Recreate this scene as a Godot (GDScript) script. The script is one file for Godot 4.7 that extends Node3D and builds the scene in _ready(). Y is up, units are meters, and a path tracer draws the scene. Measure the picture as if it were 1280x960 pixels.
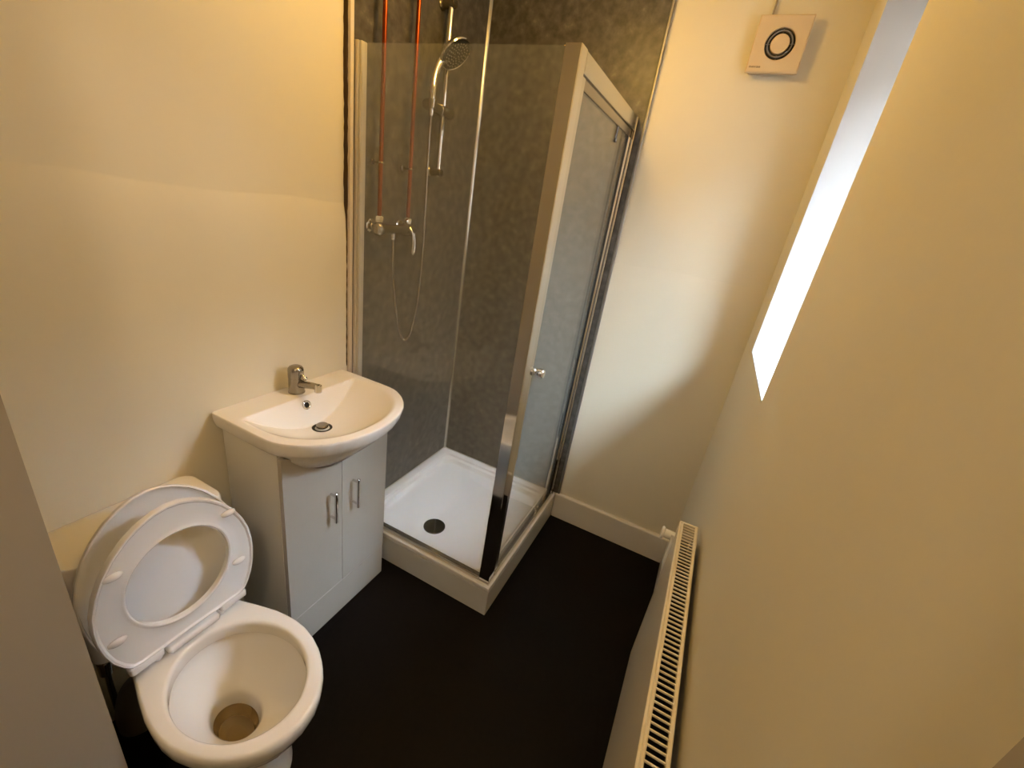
extends Node3D

# ------------------------------------------------------------------ mesh builder
class MB:
	var v := PackedVector3Array()
	func tri(a: Vector3, b: Vector3, c: Vector3) -> void:
		v.append(a); v.append(b); v.append(c)
	func quad(a: Vector3, b: Vector3, c: Vector3, d: Vector3) -> void:
		tri(a, b, c); tri(a, c, d)
	# turn everything added since vertex `from` so that it faces outwards (closed shapes)
	func orient(from: int) -> void:
		var vol := 0.0
		var o: Vector3 = v[from]
		for i in range(from, v.size(), 3):
			vol += (v[i] - o).dot((v[i + 1] - o).cross(v[i + 2] - o))
		if vol > 0.0:
			for i in range(from, v.size(), 3):
				var t: Vector3 = v[i + 1]
				v[i + 1] = v[i + 2]
				v[i + 2] = t
	# skin rings of equal count; ring closed on itself
	func loft(rings: Array, caps := true, loop := false) -> void:
		var from := v.size()
		var n: int = rings[0].size()
		var m: int = rings.size()
		for k in range(m if loop else m - 1):
			var a: PackedVector3Array = rings[k]
			var b: PackedVector3Array = rings[(k + 1) % m]
			for i in n:
				var j := (i + 1) % n
				quad(a[i], a[j], b[j], b[i])
		if caps and not loop:
			fan(rings[0], true)
			fan(rings[m - 1], false)
		orient(from)
	func fan(r: PackedVector3Array, turn: bool) -> void:
		var c := Vector3.ZERO
		for p in r:
			c += p
		c /= r.size()
		for i in r.size():
			var j := (i + 1) % r.size()
			if turn:
				tri(c, r[j], r[i])
			else:
				tri(c, r[i], r[j])
	# box with chamfered edges, from its two corners
	func box(lo: Vector3, hi: Vector3, r := 0.0) -> void:
		var c := (lo + hi) / 2.0
		var h := (hi - lo).abs() / 2.0
		r = minf(r, minf(h.x, minf(h.y, h.z)) * 0.9)
		if r <= 0.0:
			r = 0.0
		var pts := {}
		for sx in [-1, 1]:
			for sy in [-1, 1]:
				for sz in [-1, 1]:
					var s := Vector3(sx, sy, sz)
					pts[[0, sx, sy, sz]] = c + s * Vector3(h.x, h.y - r, h.z - r)
					pts[[1, sx, sy, sz]] = c + s * Vector3(h.x - r, h.y, h.z - r)
					pts[[2, sx, sy, sz]] = c + s * Vector3(h.x - r, h.y - r, h.z)
		for s in [-1, 1]:
			poly([pts[[0, s, -1, -1]], pts[[0, s, 1, -1]], pts[[0, s, 1, 1]], pts[[0, s, -1, 1]]], c)
			poly([pts[[1, -1, s, -1]], pts[[1, 1, s, -1]], pts[[1, 1, s, 1]], pts[[1, -1, s, 1]]], c)
			poly([pts[[2, -1, -1, s]], pts[[2, 1, -1, s]], pts[[2, 1, 1, s]], pts[[2, -1, 1, s]]], c)
		if r > 0.0:
			for a in [-1, 1]:
				for b in [-1, 1]:
					poly([pts[[0, a, b, -1]], pts[[0, a, b, 1]], pts[[1, a, b, 1]], pts[[1, a, b, -1]]], c)
					poly([pts[[0, a, -1, b]], pts[[0, a, 1, b]], pts[[2, a, 1, b]], pts[[2, a, -1, b]]], c)
					poly([pts[[1, -1, a, b]], pts[[1, 1, a, b]], pts[[2, 1, a, b]], pts[[2, -1, a, b]]], c)
					for d in [-1, 1]:
						poly([pts[[0, a, b, d]], pts[[1, a, b, d]], pts[[2, a, b, d]]], c)
	func poly(p: Array, inside: Vector3) -> void:
		var n: Vector3 = (p[1] - p[0]).cross(p[2] - p[0])
		if n.dot(p[0] - inside) > 0.0:
			p.reverse()
		for i in range(1, p.size() - 1):
			tri(p[0], p[i], p[i + 1])
	# surface of revolution about an axis; profile of (radius, along)
	func lathe(o: Vector3, axis: Vector3, prof: Array, seg := 32) -> void:
		var ax := axis.normalized()
		var u := ax.cross(Vector3(0.31, 0.2, 0.93) if absf(ax.z) < 0.8 else Vector3(0.93, 0.3, 0.1)).normalized()
		var w := ax.cross(u)
		var rings := []
		for p in prof:
			var r := PackedVector3Array()
			for i in seg:
				var t := TAU * i / seg
				r.append(o + ax * p[1] + (u * cos(t) + w * sin(t)) * p[0])
			rings.append(r)
		loft(rings)
	func cyl(a: Vector3, b: Vector3, r: float, bev := 0.0015, seg := 24) -> void:
		var l := a.distance_to(b)
		lathe(a, b - a, [[r - bev, 0.0], [r, bev], [r, l - bev], [r - bev, l]], seg)
	func tube(path: Array, r: float, seg := 14, radii := []) -> void:
		var rings := []
		var n := path.size()
		var prev := Vector3.ZERO
		for k in n:
			var t: Vector3 = (path[mini(k + 1, n - 1)] - path[maxi(k - 1, 0)]).normalized()
			if prev == Vector3.ZERO:
				prev = t.cross(Vector3(0.2, 0.3, 0.9) if absf(t.z) < 0.8 else Vector3(0.9, 0.3, 0.1)).normalized()
			var u := (prev - t * prev.dot(t)).normalized()
			prev = u
			var w := t.cross(u)
			var ring := PackedVector3Array()
			var rr: float = r if radii.is_empty() else radii[k]
			for i in seg:
				var a := TAU * i / seg
				ring.append(path[k] + (u * cos(a) + w * sin(a)) * rr)
			rings.append(ring)
		loft(rings)
	# closed ring tube
	func torus(c: Vector3, axis: Vector3, rad: float, r: float, seg := 40, side := 10) -> void:
		var ax := axis.normalized()
		var u := ax.cross(Vector3(0.31, 0.2, 0.93) if absf(ax.z) < 0.8 else Vector3(0.93, 0.3, 0.1)).normalized()
		var w := ax.cross(u)
		var rings := []
		for i in seg:
			var t := TAU * i / seg
			var d := u * cos(t) + w * sin(t)
			var ring := PackedVector3Array()
			for k in side:
				var a := TAU * k / side
				ring.append(c + d * (rad + r * cos(a)) + ax * r * sin(a))
			rings.append(ring)
		loft(rings, false, true)
	# flat polygon (in u,w) pushed along n
	func extrude(pts: PackedVector2Array, o: Vector3, u: Vector3, w: Vector3, n: Vector3) -> void:
		var from := v.size()
		var idx := Geometry2D.triangulate_polygon(pts)
		for i in range(0, idx.size(), 3):
			var a: Vector3 = o + u * pts[idx[i]].x + w * pts[idx[i]].y
			var b: Vector3 = o + u * pts[idx[i + 1]].x + w * pts[idx[i + 1]].y
			var c: Vector3 = o + u * pts[idx[i + 2]].x + w * pts[idx[i + 2]].y
			tri(a, b, c)
			tri(a + n, c + n, b + n)
		for i in pts.size():
			var p: Vector3 = o + u * pts[i].x + w * pts[i].y
			var q2 := pts[(i + 1) % pts.size()]
			var q: Vector3 = o + u * q2.x + w * q2.y
			quad(q, p, p + n, q + n)
		# caps and sides can disagree: the triangulation's turn decides
		if idx.size() >= 3:
			var t0: Vector2 = pts[idx[0]]; var t1: Vector2 = pts[idx[1]]; var t2: Vector2 = pts[idx[2]]
			var turn_tri := (t1 - t0).cross(t2 - t0)
			var area := 0.0
			for i in pts.size():
				area += pts[i].cross(pts[(i + 1) % pts.size()])
			if turn_tri * area < 0.0:
				for i in range(from, from + idx.size() * 2, 3):
					var t: Vector3 = v[i + 1]
					v[i + 1] = v[i + 2]
					v[i + 2] = t
		orient(from)
	# area-weighted normals, smoothed where faces meet at less than `crease` degrees
	func done(crease := 40.0) -> ArrayMesh:
		var nf := v.size() / 3
		var fn := PackedVector3Array()
		var un := PackedVector3Array()
		var at := {}
		for f in nf:
			var n := (v[f * 3 + 2] - v[f * 3]).cross(v[f * 3 + 1] - v[f * 3])
			fn.append(n)
			un.append(n.normalized())
			for k in 3:
				var key := Vector3i((v[f * 3 + k] * 20000.0).round())
				if not at.has(key):
					at[key] = PackedInt32Array()
				at[key].append(f)
		var normals := PackedVector3Array()
		normals.resize(v.size())
		var least := cos(deg_to_rad(crease))
		for f in nf:
			for k in 3:
				var s := Vector3.ZERO
				for g in at[Vector3i((v[f * 3 + k] * 20000.0).round())]:
					if un[g].dot(un[f]) >= least:
						s += fn[g]
				normals[f * 3 + k] = s.normalized() if s.length_squared() > 0.0 else Vector3.UP
		var arr := []
		arr.resize(Mesh.ARRAY_MAX)
		arr[Mesh.ARRAY_VERTEX] = v
		arr[Mesh.ARRAY_NORMAL] = normals
		var m := ArrayMesh.new()
		m.add_surface_from_arrays(Mesh.PRIMITIVE_TRIANGLES, arr)
		return m

# ------------------------------------------------------------------ scene helpers
var mats := {}

func mat(called: String, col: Color, rough := 0.5, metal := 0.0) -> StandardMaterial3D:
	var m := StandardMaterial3D.new()
	m.resource_name = called
	m.albedo_color = col
	m.roughness = rough
	m.metallic = metal
	mats[called] = m
	return m

func noise(freq: float, kind := FastNoiseLite.TYPE_SIMPLEX_SMOOTH, oct := 5, sd := 7) -> FastNoiseLite:
	var n := FastNoiseLite.new()
	n.noise_type = kind
	n.frequency = freq
	n.fractal_octaves = oct
	n.fractal_gain = 0.55
	n.seed = sd
	return n

func noise_tex(n: FastNoiseLite, size: int, ramp: Gradient = null, normal := false, bump := 2.0) -> NoiseTexture2D:
	var t := NoiseTexture2D.new()
	t.width = size
	t.height = size
	t.seamless = true
	t.noise = n
	if ramp:
		t.color_ramp = ramp
	t.as_normal_map = normal
	t.bump_strength = bump
	return t

func thing(called: String, label: String, category: String, base: Vector3, group := "") -> Node3D:
	var o := Node3D.new()
	o.name = called
	add_child(o, true)
	o.position = base
	o.set_meta("label", label)
	o.set_meta("category", category)
	if group:
		o.set_meta("group", group)
	return o

# a part is built in the room's coordinates; its parent's base is taken off
func part(called: String, mb: MB, m: Material, parent: Node3D, crease := 40.0, label := "") -> MeshInstance3D:
	var o := MeshInstance3D.new()
	o.name = called
	o.mesh = mb.done(crease)
	o.material_override = m
	o.cast_shadow = GeometryInstance3D.SHADOW_CASTING_SETTING_ON
	if parent.get_parent() == self and parent is not MeshInstance3D:
		o.position = -parent.position
	parent.add_child(o, true)
	if label:
		o.set_meta("label", label)
	return o

func solo(called: String, mb: MB, m: Material, crease := 40.0) -> MeshInstance3D:
	var o := MeshInstance3D.new()
	o.name = called
	o.mesh = mb.done(crease)
	o.material_override = m
	add_child(o, true)
	return o

func struct(called: String, mb: MB, m: Material, label: String, category: String, crease := 40.0) -> MeshInstance3D:
	var o := solo(called, mb, m, crease)
	o.set_meta("kind", "structure")
	o.set_meta("label", label)
	o.set_meta("category", category)
	return o

# one chamfered box as a mesh builder
func bx(x0: float, y0: float, z0: float, x1: float, y1: float, z1: float, r := 0.0) -> MB:
	var b := MB.new()
	b.box(Vector3(x0, y0, z0), Vector3(x1, y1, z1), r)
	return b

# a smooth curve through points
func curve(pts: Array, per := 8) -> Array:
	var out := []
	var n := pts.size()
	for k in n - 1:
		var p0 = pts[maxi(k - 1, 0)]
		var p1 = pts[k]
		var p2 = pts[k + 1]
		var p3 = pts[mini(k + 2, n - 1)]
		for i in per:
			out.append(p1.cubic_interpolate(p2, p0, p3, float(i) / per))
	out.append(pts[n - 1])
	return out

# polar samples of a half outline mirrored in the second coordinate: list of (along, half width) from the back to the tip
func polar(half: Array, c: Vector2, n: int) -> PackedVector2Array:
	var full := PackedVector2Array()
	for p in half:
		full.append(p)
	for i in range(half.size() - 1, -1, -1):
		if half[i].y > 0.0:
			full.append(Vector2(half[i].x, -half[i].y))
	var out := PackedVector2Array()
	for k in n:
		var t := TAU * k / n
		var far := c + Vector2(cos(t), sin(t)) * 3.0
		var best := c
		for i in full.size():
			var hit = Geometry2D.segment_intersects_segment(c, far, full[i], full[(i + 1) % full.size()])
			if hit != null:
				best = hit
		out.append(best)
	return out

const W := 1.4037       # the wall with the window
const CEIL := 2.42

func _ready() -> void:
	# ---------------------------------------------------------------- camera, sky, lamp light, exposure
	var cam := Camera3D.new()
	cam.name = "camera"
	add_child(cam)
	var right := Vector3(0.88672929, 0.14955694, -0.43742873)
	var down := Vector3(0.29470412, -0.91190285, 0.28562682)
	var ahead := Vector3(-0.35617503, -0.38218571, -0.85268601)
	cam.transform = Transform3D(Basis(right, -down, -ahead).orthonormalized(), Vector3(1.21880638, 1.58991673, 1.99105916))
	cam.fov = 83.9497
	cam.near = 0.01
	cam.far = 60.0
	cam.current = true
	var env := Environment.new()
	env.tonemap_mode = Environment.TONE_MAPPER_LINEAR
	env.tonemap_exposure = 1.15
	env.background_mode = Environment.BG_SKY
	env.sdfgi_enabled = true
	env.ssao_enabled = true
	env.ssil_enabled = true
	var sky := Sky.new()
	var sm := ProceduralSkyMaterial.new()
	sm.sky_top_color = Color(0.86, 0.93, 1.0)
	sm.sky_horizon_color = Color(0.42, 0.43, 0.44)
	sm.sky_curve = 0.55
	sm.ground_horizon_color = Color(0.25, 0.25, 0.24)
	sm.ground_bottom_color = Color(0.20, 0.20, 0.19)
	sm.sky_energy_multiplier = 8.0
	sm.ground_energy_multiplier = 2.0
	sky.sky_material = sm
	env.sky = sky
	var we := WorldEnvironment.new()
	we.name = "environment"
	we.environment = env
	add_child(we)
	var lamp_at := Vector3(0.60, CEIL - 0.10, 0.74)
	var lamp := OmniLight3D.new()
	lamp.name = "lamp_light"
	lamp.position = lamp_at
	lamp.light_color = Color(1.0, 0.785, 0.375)
	lamp.light_energy = 0.37
	lamp.light_size = 0.09
	lamp.omni_range = 8.0
	lamp.omni_attenuation = 2.0
	lamp.shadow_enabled = true
	add_child(lamp)
	var hall := OmniLight3D.new()
	hall.name = "hall_lamp_light"
	hall.position = Vector3(1.20, CEIL - 0.10, 2.45)
	hall.light_color = Color(1.0, 0.88, 0.72)
	hall.light_energy = 0.45
	hall.light_size = 0.09
	hall.omni_range = 8.0
	hall.omni_attenuation = 2.0
	hall.shadow_enabled = true
	add_child(hall)

	materials()
	room()
	shower_walls()
	shower_tray()
	enclosure()
	vanity()
	basin()
	toilet()
	radiator()
	pipes_and_mixer()
	fan()
	ceiling_lamp(lamp_at, "round opal ceiling lamp above the shower and basin")
	ceiling_lamp(hall.position, "round opal ceiling lamp in the hall behind the doorway")
	tap()

# ------------------------------------------------------------------ materials
func materials() -> void:
	var wall := mat("wall_paint", Color(0.90, 0.872, 0.79), 0.5)
	wall.uv1_triplanar = true
	wall.uv1_world_triplanar = true
	wall.uv1_scale = Vector3(2.2, 2.2, 2.2)
	wall.normal_enabled = true
	wall.normal_texture = noise_tex(noise(0.035, FastNoiseLite.TYPE_SIMPLEX_SMOOTH, 4, 3), 512, null, true, 1.2)
	wall.normal_scale = 0.12
	mat("ceiling_paint", Color(0.93, 0.92, 0.89), 0.8)
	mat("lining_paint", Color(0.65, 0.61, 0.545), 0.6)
	mat("hall_paint", Color(0.82, 0.80, 0.76), 0.7)
	mat("render_outside", Color(0.38, 0.34, 0.31), 0.9)
	mat("reveal_paint", Color(0.68, 0.68, 0.675), 0.4)
	mat("skirting_gloss", Color(0.88, 0.86, 0.82), 0.3)
	var fl := mat("floor_vinyl", Color(0.062, 0.040, 0.036), 0.6)
	fl.uv1_triplanar = true
	fl.uv1_world_triplanar = true
	fl.uv1_scale = Vector3(1.5, 1.5, 1.5)
	var fr := Gradient.new()
	fr.set_color(0, Color(0.75, 0.72, 0.7)); fr.set_color(1, Color(1, 1, 1))
	fl.albedo_texture = noise_tex(noise(0.05, FastNoiseLite.TYPE_SIMPLEX_SMOOTH, 5, 11), 512, fr)
	fl.metallic_specular = 0.25
	var pn := mat("concrete_panel", Color(1, 1, 1), 0.42)
	var g := Gradient.new()
	g.offsets = PackedFloat32Array([0.0, 0.35, 0.55, 0.75, 1.0])
	g.colors = PackedColorArray([Color(0.21, 0.20, 0.18), Color(0.285, 0.27, 0.245), Color(0.325, 0.31, 0.282), Color(0.365, 0.348, 0.318), Color(0.48, 0.455, 0.41)])
	pn.albedo_texture = noise_tex(noise(0.016, FastNoiseLite.TYPE_SIMPLEX_SMOOTH, 8, 21), 1024, g)
	pn.uv1_triplanar = true
	pn.uv1_world_triplanar = true
	pn.uv1_scale = Vector3(1.1, 1.1, 1.1)
	mat("ceramic", Color(0.945, 0.935, 0.915), 0.08)
	mat("bowl_stain", Color(0.55, 0.46, 0.30), 0.25)
	mat("seat_plastic", Color(0.92, 0.925, 0.935), 0.18)
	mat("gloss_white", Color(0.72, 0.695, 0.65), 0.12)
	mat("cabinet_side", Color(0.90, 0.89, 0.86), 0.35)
	mat("tray_acrylic", Color(0.90, 0.905, 0.90), 0.18)
	mat("upvc", Color(0.93, 0.93, 0.92), 0.25)
	mat("cream_trim", Color(0.86, 0.82, 0.76), 0.35)
	mat("sealant_dirt", Color(0.30, 0.22, 0.14), 0.8)
	mat("silicone", Color(0.82, 0.80, 0.76), 0.3)
	mat("chrome", Color(0.86, 0.86, 0.86), 0.06, 1.0)
	mat("satin_chrome", Color(0.80, 0.80, 0.79), 0.16, 1.0)
	mat("worn_chrome", Color(0.62, 0.60, 0.57), 0.22, 1.0)
	mat("dark_chrome", Color(0.33, 0.33, 0.33), 0.12, 1.0)
	mat("aluminium", Color(0.83, 0.83, 0.82), 0.22, 1.0)
	mat("trim_metal", Color(0.60, 0.59, 0.57), 0.5, 0.9)
	mat("waste_metal", Color(0.13, 0.12, 0.11), 0.35, 0.8)
	mat("channel_satin", Color(0.86, 0.84, 0.80), 0.45, 0.55)
	mat("dark_gasket", Color(0.06, 0.06, 0.06), 0.5)
	var cp := mat("copper", Color(0.52, 0.25, 0.14), 0.3, 1.0)
	cp.uv1_triplanar = true
	cp.uv1_world_triplanar = true
	mat("black_hole", Color(0.02, 0.02, 0.02), 0.8)
	mat("spray_rubber", Color(0.07, 0.068, 0.065), 0.6)
	mat("radiator_enamel", Color(0.90, 0.87, 0.80), 0.25)
	mat("radiator_inside", Color(0.10, 0.085, 0.07), 0.6)
	mat("fan_plastic", Color(0.84, 0.75, 0.60), 0.4)
	mat("fan_grey", Color(0.45, 0.44, 0.43), 0.5)
	mat("fan_dark", Color(0.10, 0.09, 0.085), 0.6)
	mat("fan_print", Color(0.32, 0.20, 0.10), 0.6)
	mat("cable_grey", Color(0.62, 0.58, 0.52), 0.5)
	mat("grey_plastic", Color(0.50, 0.47, 0.43), 0.5)
	var gl := mat("clear_glass", Color(0.93, 0.97, 0.95, 0.06), 0.0)
	gl.transparency = BaseMaterial3D.TRANSPARENCY_ALPHA
	gl.metallic_specular = 0.36
	var wp := mat("window_glass", Color(1, 1, 1, 0.03), 0.0)
	wp.transparency = BaseMaterial3D.TRANSPARENCY_ALPHA
	var wt := mat("bowl_water", Color(0.80, 0.73, 0.58, 0.1), 0.0)
	wt.refraction_enabled = true
	wt.refraction_scale = 0.033
	var em := mat("lamp_opal", Color(0.95, 0.93, 0.88), 0.4)
	em.emission_enabled = true
	em.emission = Color(1.0, 0.80, 0.50)
	em.emission_energy_multiplier = 4.0

# ------------------------------------------------------------------ the room
func room() -> void:
	var b := MB.new()
	b.box(Vector3(-0.7, -0.1, -0.2), Vector3(2.1, 0.0, 3.2))
	struct("floor", b, mats.floor_vinyl, "dark brown almost black sheet vinyl floor", "floor")
	b = MB.new()
	b.box(Vector3(-0.7, CEIL, -0.2), Vector3(2.1, CEIL + 0.1, 3.2))
	struct("ceiling", b, mats.ceiling_paint, "white painted ceiling above the bathroom", "ceiling")

	# the two walls with a thicker coat of plaster below a soft ledge at chest height
	var prof := [Vector2(0.0, 0.0), Vector2(0.0, 1.35), Vector2(-0.0008, 1.40), Vector2(-0.0026, 1.445), Vector2(-0.0056, 1.48), Vector2(-0.0096, 1.505), Vector2(-0.0116, 1.514), Vector2(-0.0120, 1.519), Vector2(-0.0120, CEIL)]
	var wob := noise(1.6, FastNoiseLite.TYPE_SIMPLEX_SMOOTH, 2, 5)
	b = MB.new()
	var rings := []
	var nz := 44
	for k in nz + 1:
		var z := lerpf(-0.14, 1.97, float(k) / nz)
		var r := PackedVector3Array()
		for p in prof:
			var dy := 0.0
			if p.y > 0.5 and p.y < 2.0:
				dy = wob.get_noise_1d(z * 1.0) * 0.018
			r.append(Vector3(p.x, p.y + dy, z))
		r.append(Vector3(-0.14, CEIL, z))
		r.append(Vector3(-0.14, 0, z))
		rings.append(r)
	b.loft(rings)
	struct("wall_left", b, mats.wall_paint, "cream painted left wall with an uneven plaster ledge above basin and toilet", "wall", 30.0)
	b = MB.new()
	rings = []
	for k in nz + 1:
		var x := lerpf(0.0, W, float(k) / nz)
		var r := PackedVector3Array()
		for p in prof:
			var dy := -0.09 if p.y > 0.5 and p.y < 2.0 else 0.0
			if dy < 0.0:
				dy += wob.get_noise_1d(x * 1.2 + 9.0) * 0.012
			r.append(Vector3(x, p.y + dy, p.x * 0.6))
		r.append(Vector3(x, CEIL, -0.14))
		r.append(Vector3(x, 0, -0.14))
		rings.append(r)
	b.loft(rings)
	struct("wall_back", b, mats.wall_paint, "cream painted end wall carrying the shower lining and extractor fan", "wall", 30.0)

	var wx := W + 0.26
	var z0 := 0.253
	var z1 := 0.8295
	var y0 := 1.2323
	var y1 := 2.30
	b = MB.new()
	b.box(Vector3(W, 0, -0.14), Vector3(wx, CEIL, z0))
	b.box(Vector3(W, 0, z1), Vector3(wx, CEIL, 1.96))
	b.box(Vector3(W, 0, z0), Vector3(wx, y0, z1))
	b.box(Vector3(W, y1, z0), Vector3(wx, CEIL, z1))
	struct("wall_right", b, mats.wall_paint, "cream painted right wall with a deep window recess above the radiator", "wall", 20.0)

	# window: white frame, sill board, one clear pane
	var win := Node3D.new()
	win.name = "window_1"
	win.position = Vector3(W + 0.20, y0, (z0 + z1) / 2)
	add_child(win, true)
	win.set_meta("kind", "structure")
	win.set_meta("label", "white framed window at the back of the deep recess in right wall")
	win.set_meta("category", "window")
	var fw := 0.045
	b = MB.new()
	b.box(Vector3(W + 0.19, y0, z0), Vector3(W + 0.25, y0 + fw, z1), 0.004)
	b.box(Vector3(W + 0.19, y1 - fw, z0), Vector3(W + 0.25, y1, z1), 0.004)
	b.box(Vector3(W + 0.19, y0 + fw, z0), Vector3(W + 0.25, y1 - fw, z0 + fw), 0.004)
	b.box(Vector3(W + 0.19, y0 + fw, z1 - fw), Vector3(W + 0.25, y1 - fw, z1), 0.004)
	part("window_frame", b, mats.upvc, win)
	part("window_pane", bx(W + 0.218, y0 + fw - 0.004, z0 + fw - 0.004, W + 0.224, y1 - fw + 0.004, z1 - fw + 0.004), mats.window_glass, win)
	# painted lining of the recess
	part("window_sill", bx(W + 0.0005, y0 - 0.001, z0, W + 0.19, y0 + 0.004, z1, 0.001), mats.reveal_paint, win)
	b = MB.new()
	b.box(Vector3(W + 0.0005, y0 + 0.004, z0 - 0.001), Vector3(W + 0.19, y1, z0 + 0.003))
	b.box(Vector3(W + 0.0005, y0 + 0.004, z1 - 0.003), Vector3(W + 0.19, y1, z1 + 0.001))
	b.box(Vector3(W + 0.0005, y1 - 0.003, z0 + 0.003), Vector3(W + 0.19, y1 + 0.001, z1 - 0.003))
	part("reveal_lining", b, mats.reveal_paint, win)

	# wall with the door opening the photograph is taken through, and the hall behind
	b = MB.new()
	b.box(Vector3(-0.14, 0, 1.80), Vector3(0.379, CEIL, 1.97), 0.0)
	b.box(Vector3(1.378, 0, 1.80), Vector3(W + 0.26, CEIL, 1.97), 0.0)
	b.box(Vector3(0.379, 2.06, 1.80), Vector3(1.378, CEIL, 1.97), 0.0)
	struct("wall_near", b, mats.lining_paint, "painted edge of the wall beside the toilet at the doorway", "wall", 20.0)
	b = MB.new()
	b.box(Vector3(-0.7, 0, 3.05), Vector3(2.1, CEIL, 3.2))
	struct("wall_hall_end", b, mats.hall_paint, "hall wall facing the bathroom doorway", "wall")
	b = MB.new()
	b.box(Vector3(-0.7, 0, 1.97), Vector3(-0.55, CEIL, 3.05))
	struct("wall_hall_left", b, mats.hall_paint, "hall wall left of the bathroom doorway", "wall")
	b = MB.new()
	b.box(Vector3(1.95, 0, 1.97), Vector3(2.1, CEIL, 3.05))
	struct("wall_hall_right", b, mats.hall_paint, "hall wall right of the bathroom doorway", "wall")
	b = MB.new()
	b.box(Vector3(-0.7, 0, 1.80), Vector3(-0.14, CEIL, 1.97))
	b.box(Vector3(W + 0.26, 0, 1.80), Vector3(2.1, CEIL, 1.97))
	struct("wall_hall_front", b, mats.hall_paint, "hall side of the wall around the bathroom doorway", "wall")

	# the neighbouring house across the narrow yard shades the low sky
	b = MB.new()
	b.box(Vector3(W + 2.0, -3.0, -6.0), Vector3(W + 2.25, 3.15, 7.0))
	struct("wall_outside", b, mats.render_outside, "dull rendered wall of the neighbouring house across the yard", "wall")

	# skirting
	b = MB.new()
	var sk := PackedVector2Array([Vector2(0, 0), Vector2(0.018, 0), Vector2(0.018, 0.142), Vector2(0.0165, 0.148), Vector2(0.013, 0.152), Vector2(0.008, 0.153), Vector2(0, 0.153)])
	b.extrude(sk, Vector3(0.766, 0, 0.0), Vector3(0, 0, 1), Vector3(0, 1, 0), Vector3(W - 0.766, 0, 0))
	struct("baseboard_back", b, mats.skirting_gloss, "white skirting board between shower tray and radiator", "skirting", 50.0)
	b = MB.new()
	b.extrude(sk, Vector3(W, 0, 0.018), Vector3(-1, 0, 0), Vector3(0, 1, 0), Vector3(0, 0, 1.782))
	struct("baseboard_right", b, mats.skirting_gloss, "white skirting board behind the radiator", "skirting", 50.0)

func shower_walls() -> void:
	var left := get_node("wall_left")
	var back := get_node("wall_back")
	part("cladding_panel", bx(0.0, 0.151, 0.0, 0.010, CEIL, 0.785, 0.0005), mats.concrete_panel, left, 40.0, "grey brown concrete effect shower panel")
	part("cladding_panel", bx(0.010, 0.151, 0.0, 0.772, CEIL, 0.010, 0.0005), mats.concrete_panel, back, 40.0, "grey brown concrete effect shower panel")
	# trims: bright corner strip, cream end strip with dirty sealant, bright strip against the painted wall
	var b := MB.new()
	b.extrude(PackedVector2Array([Vector2(0, 0), Vector2(0.011, 0), Vector2(0.0085, 0.005), Vector2(0.005, 0.0085), Vector2(0, 0.011)]), Vector3(0.010, 0.152, 0.010), Vector3(1, 0, 0), Vector3(0, 0, 1), Vector3(0, CEIL - 0.152, 0))
	struct("trim_1", b, mats.aluminium, "thin bright metal strip in the inside corner of the shower", "trim")
	b = MB.new()
	b.box(Vector3(0.0, 0.151, 0.785), Vector3(0.014, CEIL, 0.801), 0.002)
	var t2 := struct("trim_2", b, mats.cream_trim, "pale end strip of the shower panel beside the cream wall", "trim")
	b = MB.new()
	var rings := []
	var wob := noise(9.0, FastNoiseLite.TYPE_SIMPLEX, 3, 15)
	for k in 90:
		var y := lerpf(0.905, CEIL, k / 89.0)
		var w := 0.0026 + 0.003 * wob.get_noise_1d(y * 4.0)
		var d := 0.0035 + 0.002 * wob.get_noise_1d(y * 5.0 + 40.0)
		rings.append(PackedVector3Array([Vector3(-0.013, y, 0.801), Vector3(d, y, 0.801), Vector3(d * 0.7, y, 0.801 + w * 0.7), Vector3(-0.013, y, 0.801 + w)]))
	b.loft(rings)
	part("sealant_bead", b, mats.sealant_dirt, t2, 40.0, "dirty dark brown sealant bead")
	b = MB.new()
	b.box(Vector3(0.772, 0.151, 0.0), Vector3(0.784, CEIL, 0.013), 0.003)
	struct("trim_3", b, mats.trim_metal, "bright metal end strip between the shower panel and fan wall", "trim")

# ------------------------------------------------------------------ shower tray
func shower_tray() -> void:
	var t := thing("shower_tray", "white rectangular shower tray on a raised plinth with dark round drain", "shower tray", Vector3(0.38, 0, 0.39))
	var x0 := 0.0105; var x1 := 0.763; var z0 := 0.0105; var z1 := 0.790
	var b := MB.new()
	var rings := []
	# plinth, overhanging lip, flat rim, step down to the floor of the tray
	var spec := [[0.0, 0.000, 0.004], [0.0, 0.128, 0.004], [0.006, 0.1285, 0.004], [0.006, 0.131, 0.006], [0.0, 0.132, 0.006], [0.0, 0.143, 0.006], [0.002, 0.1475, 0.008], [0.007, 0.1498, 0.010], [0.030, 0.1500, 0.018],
		[0.040, 0.1494, 0.030], [0.043, 0.1478, 0.032], [0.047, 0.1400, 0.036], [0.050, 0.1378, 0.040], [0.062, 0.1368, 0.050], [0.066, 0.1350, 0.054], [0.074, 0.1190, 0.062], [0.079, 0.1150, 0.066], [0.090, 0.1135, 0.074], [0.16, 0.1125, 0.09], [0.26, 0.1115, 0.10]]
	for s in spec:
		rings.append(rrect(x0 + s[0], z0 + s[0], x1 - s[0], z1 - s[0], s[2], s[1]))
	b.loft(rings)
	part("tray_body", b, mats.tray_acrylic, t, 35.0)
	b = MB.new()
	b.lathe(Vector3(0.351, 0.1120, 0.588), Vector3.UP, [[0.052, 0.0], [0.052, 0.003], [0.048, 0.006], [0.030, 0.0085], [0.0, 0.009]], 40)
	part("drain_cover", b, mats.dark_chrome, t, 35.0, "dark round metal drain cover")

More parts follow.
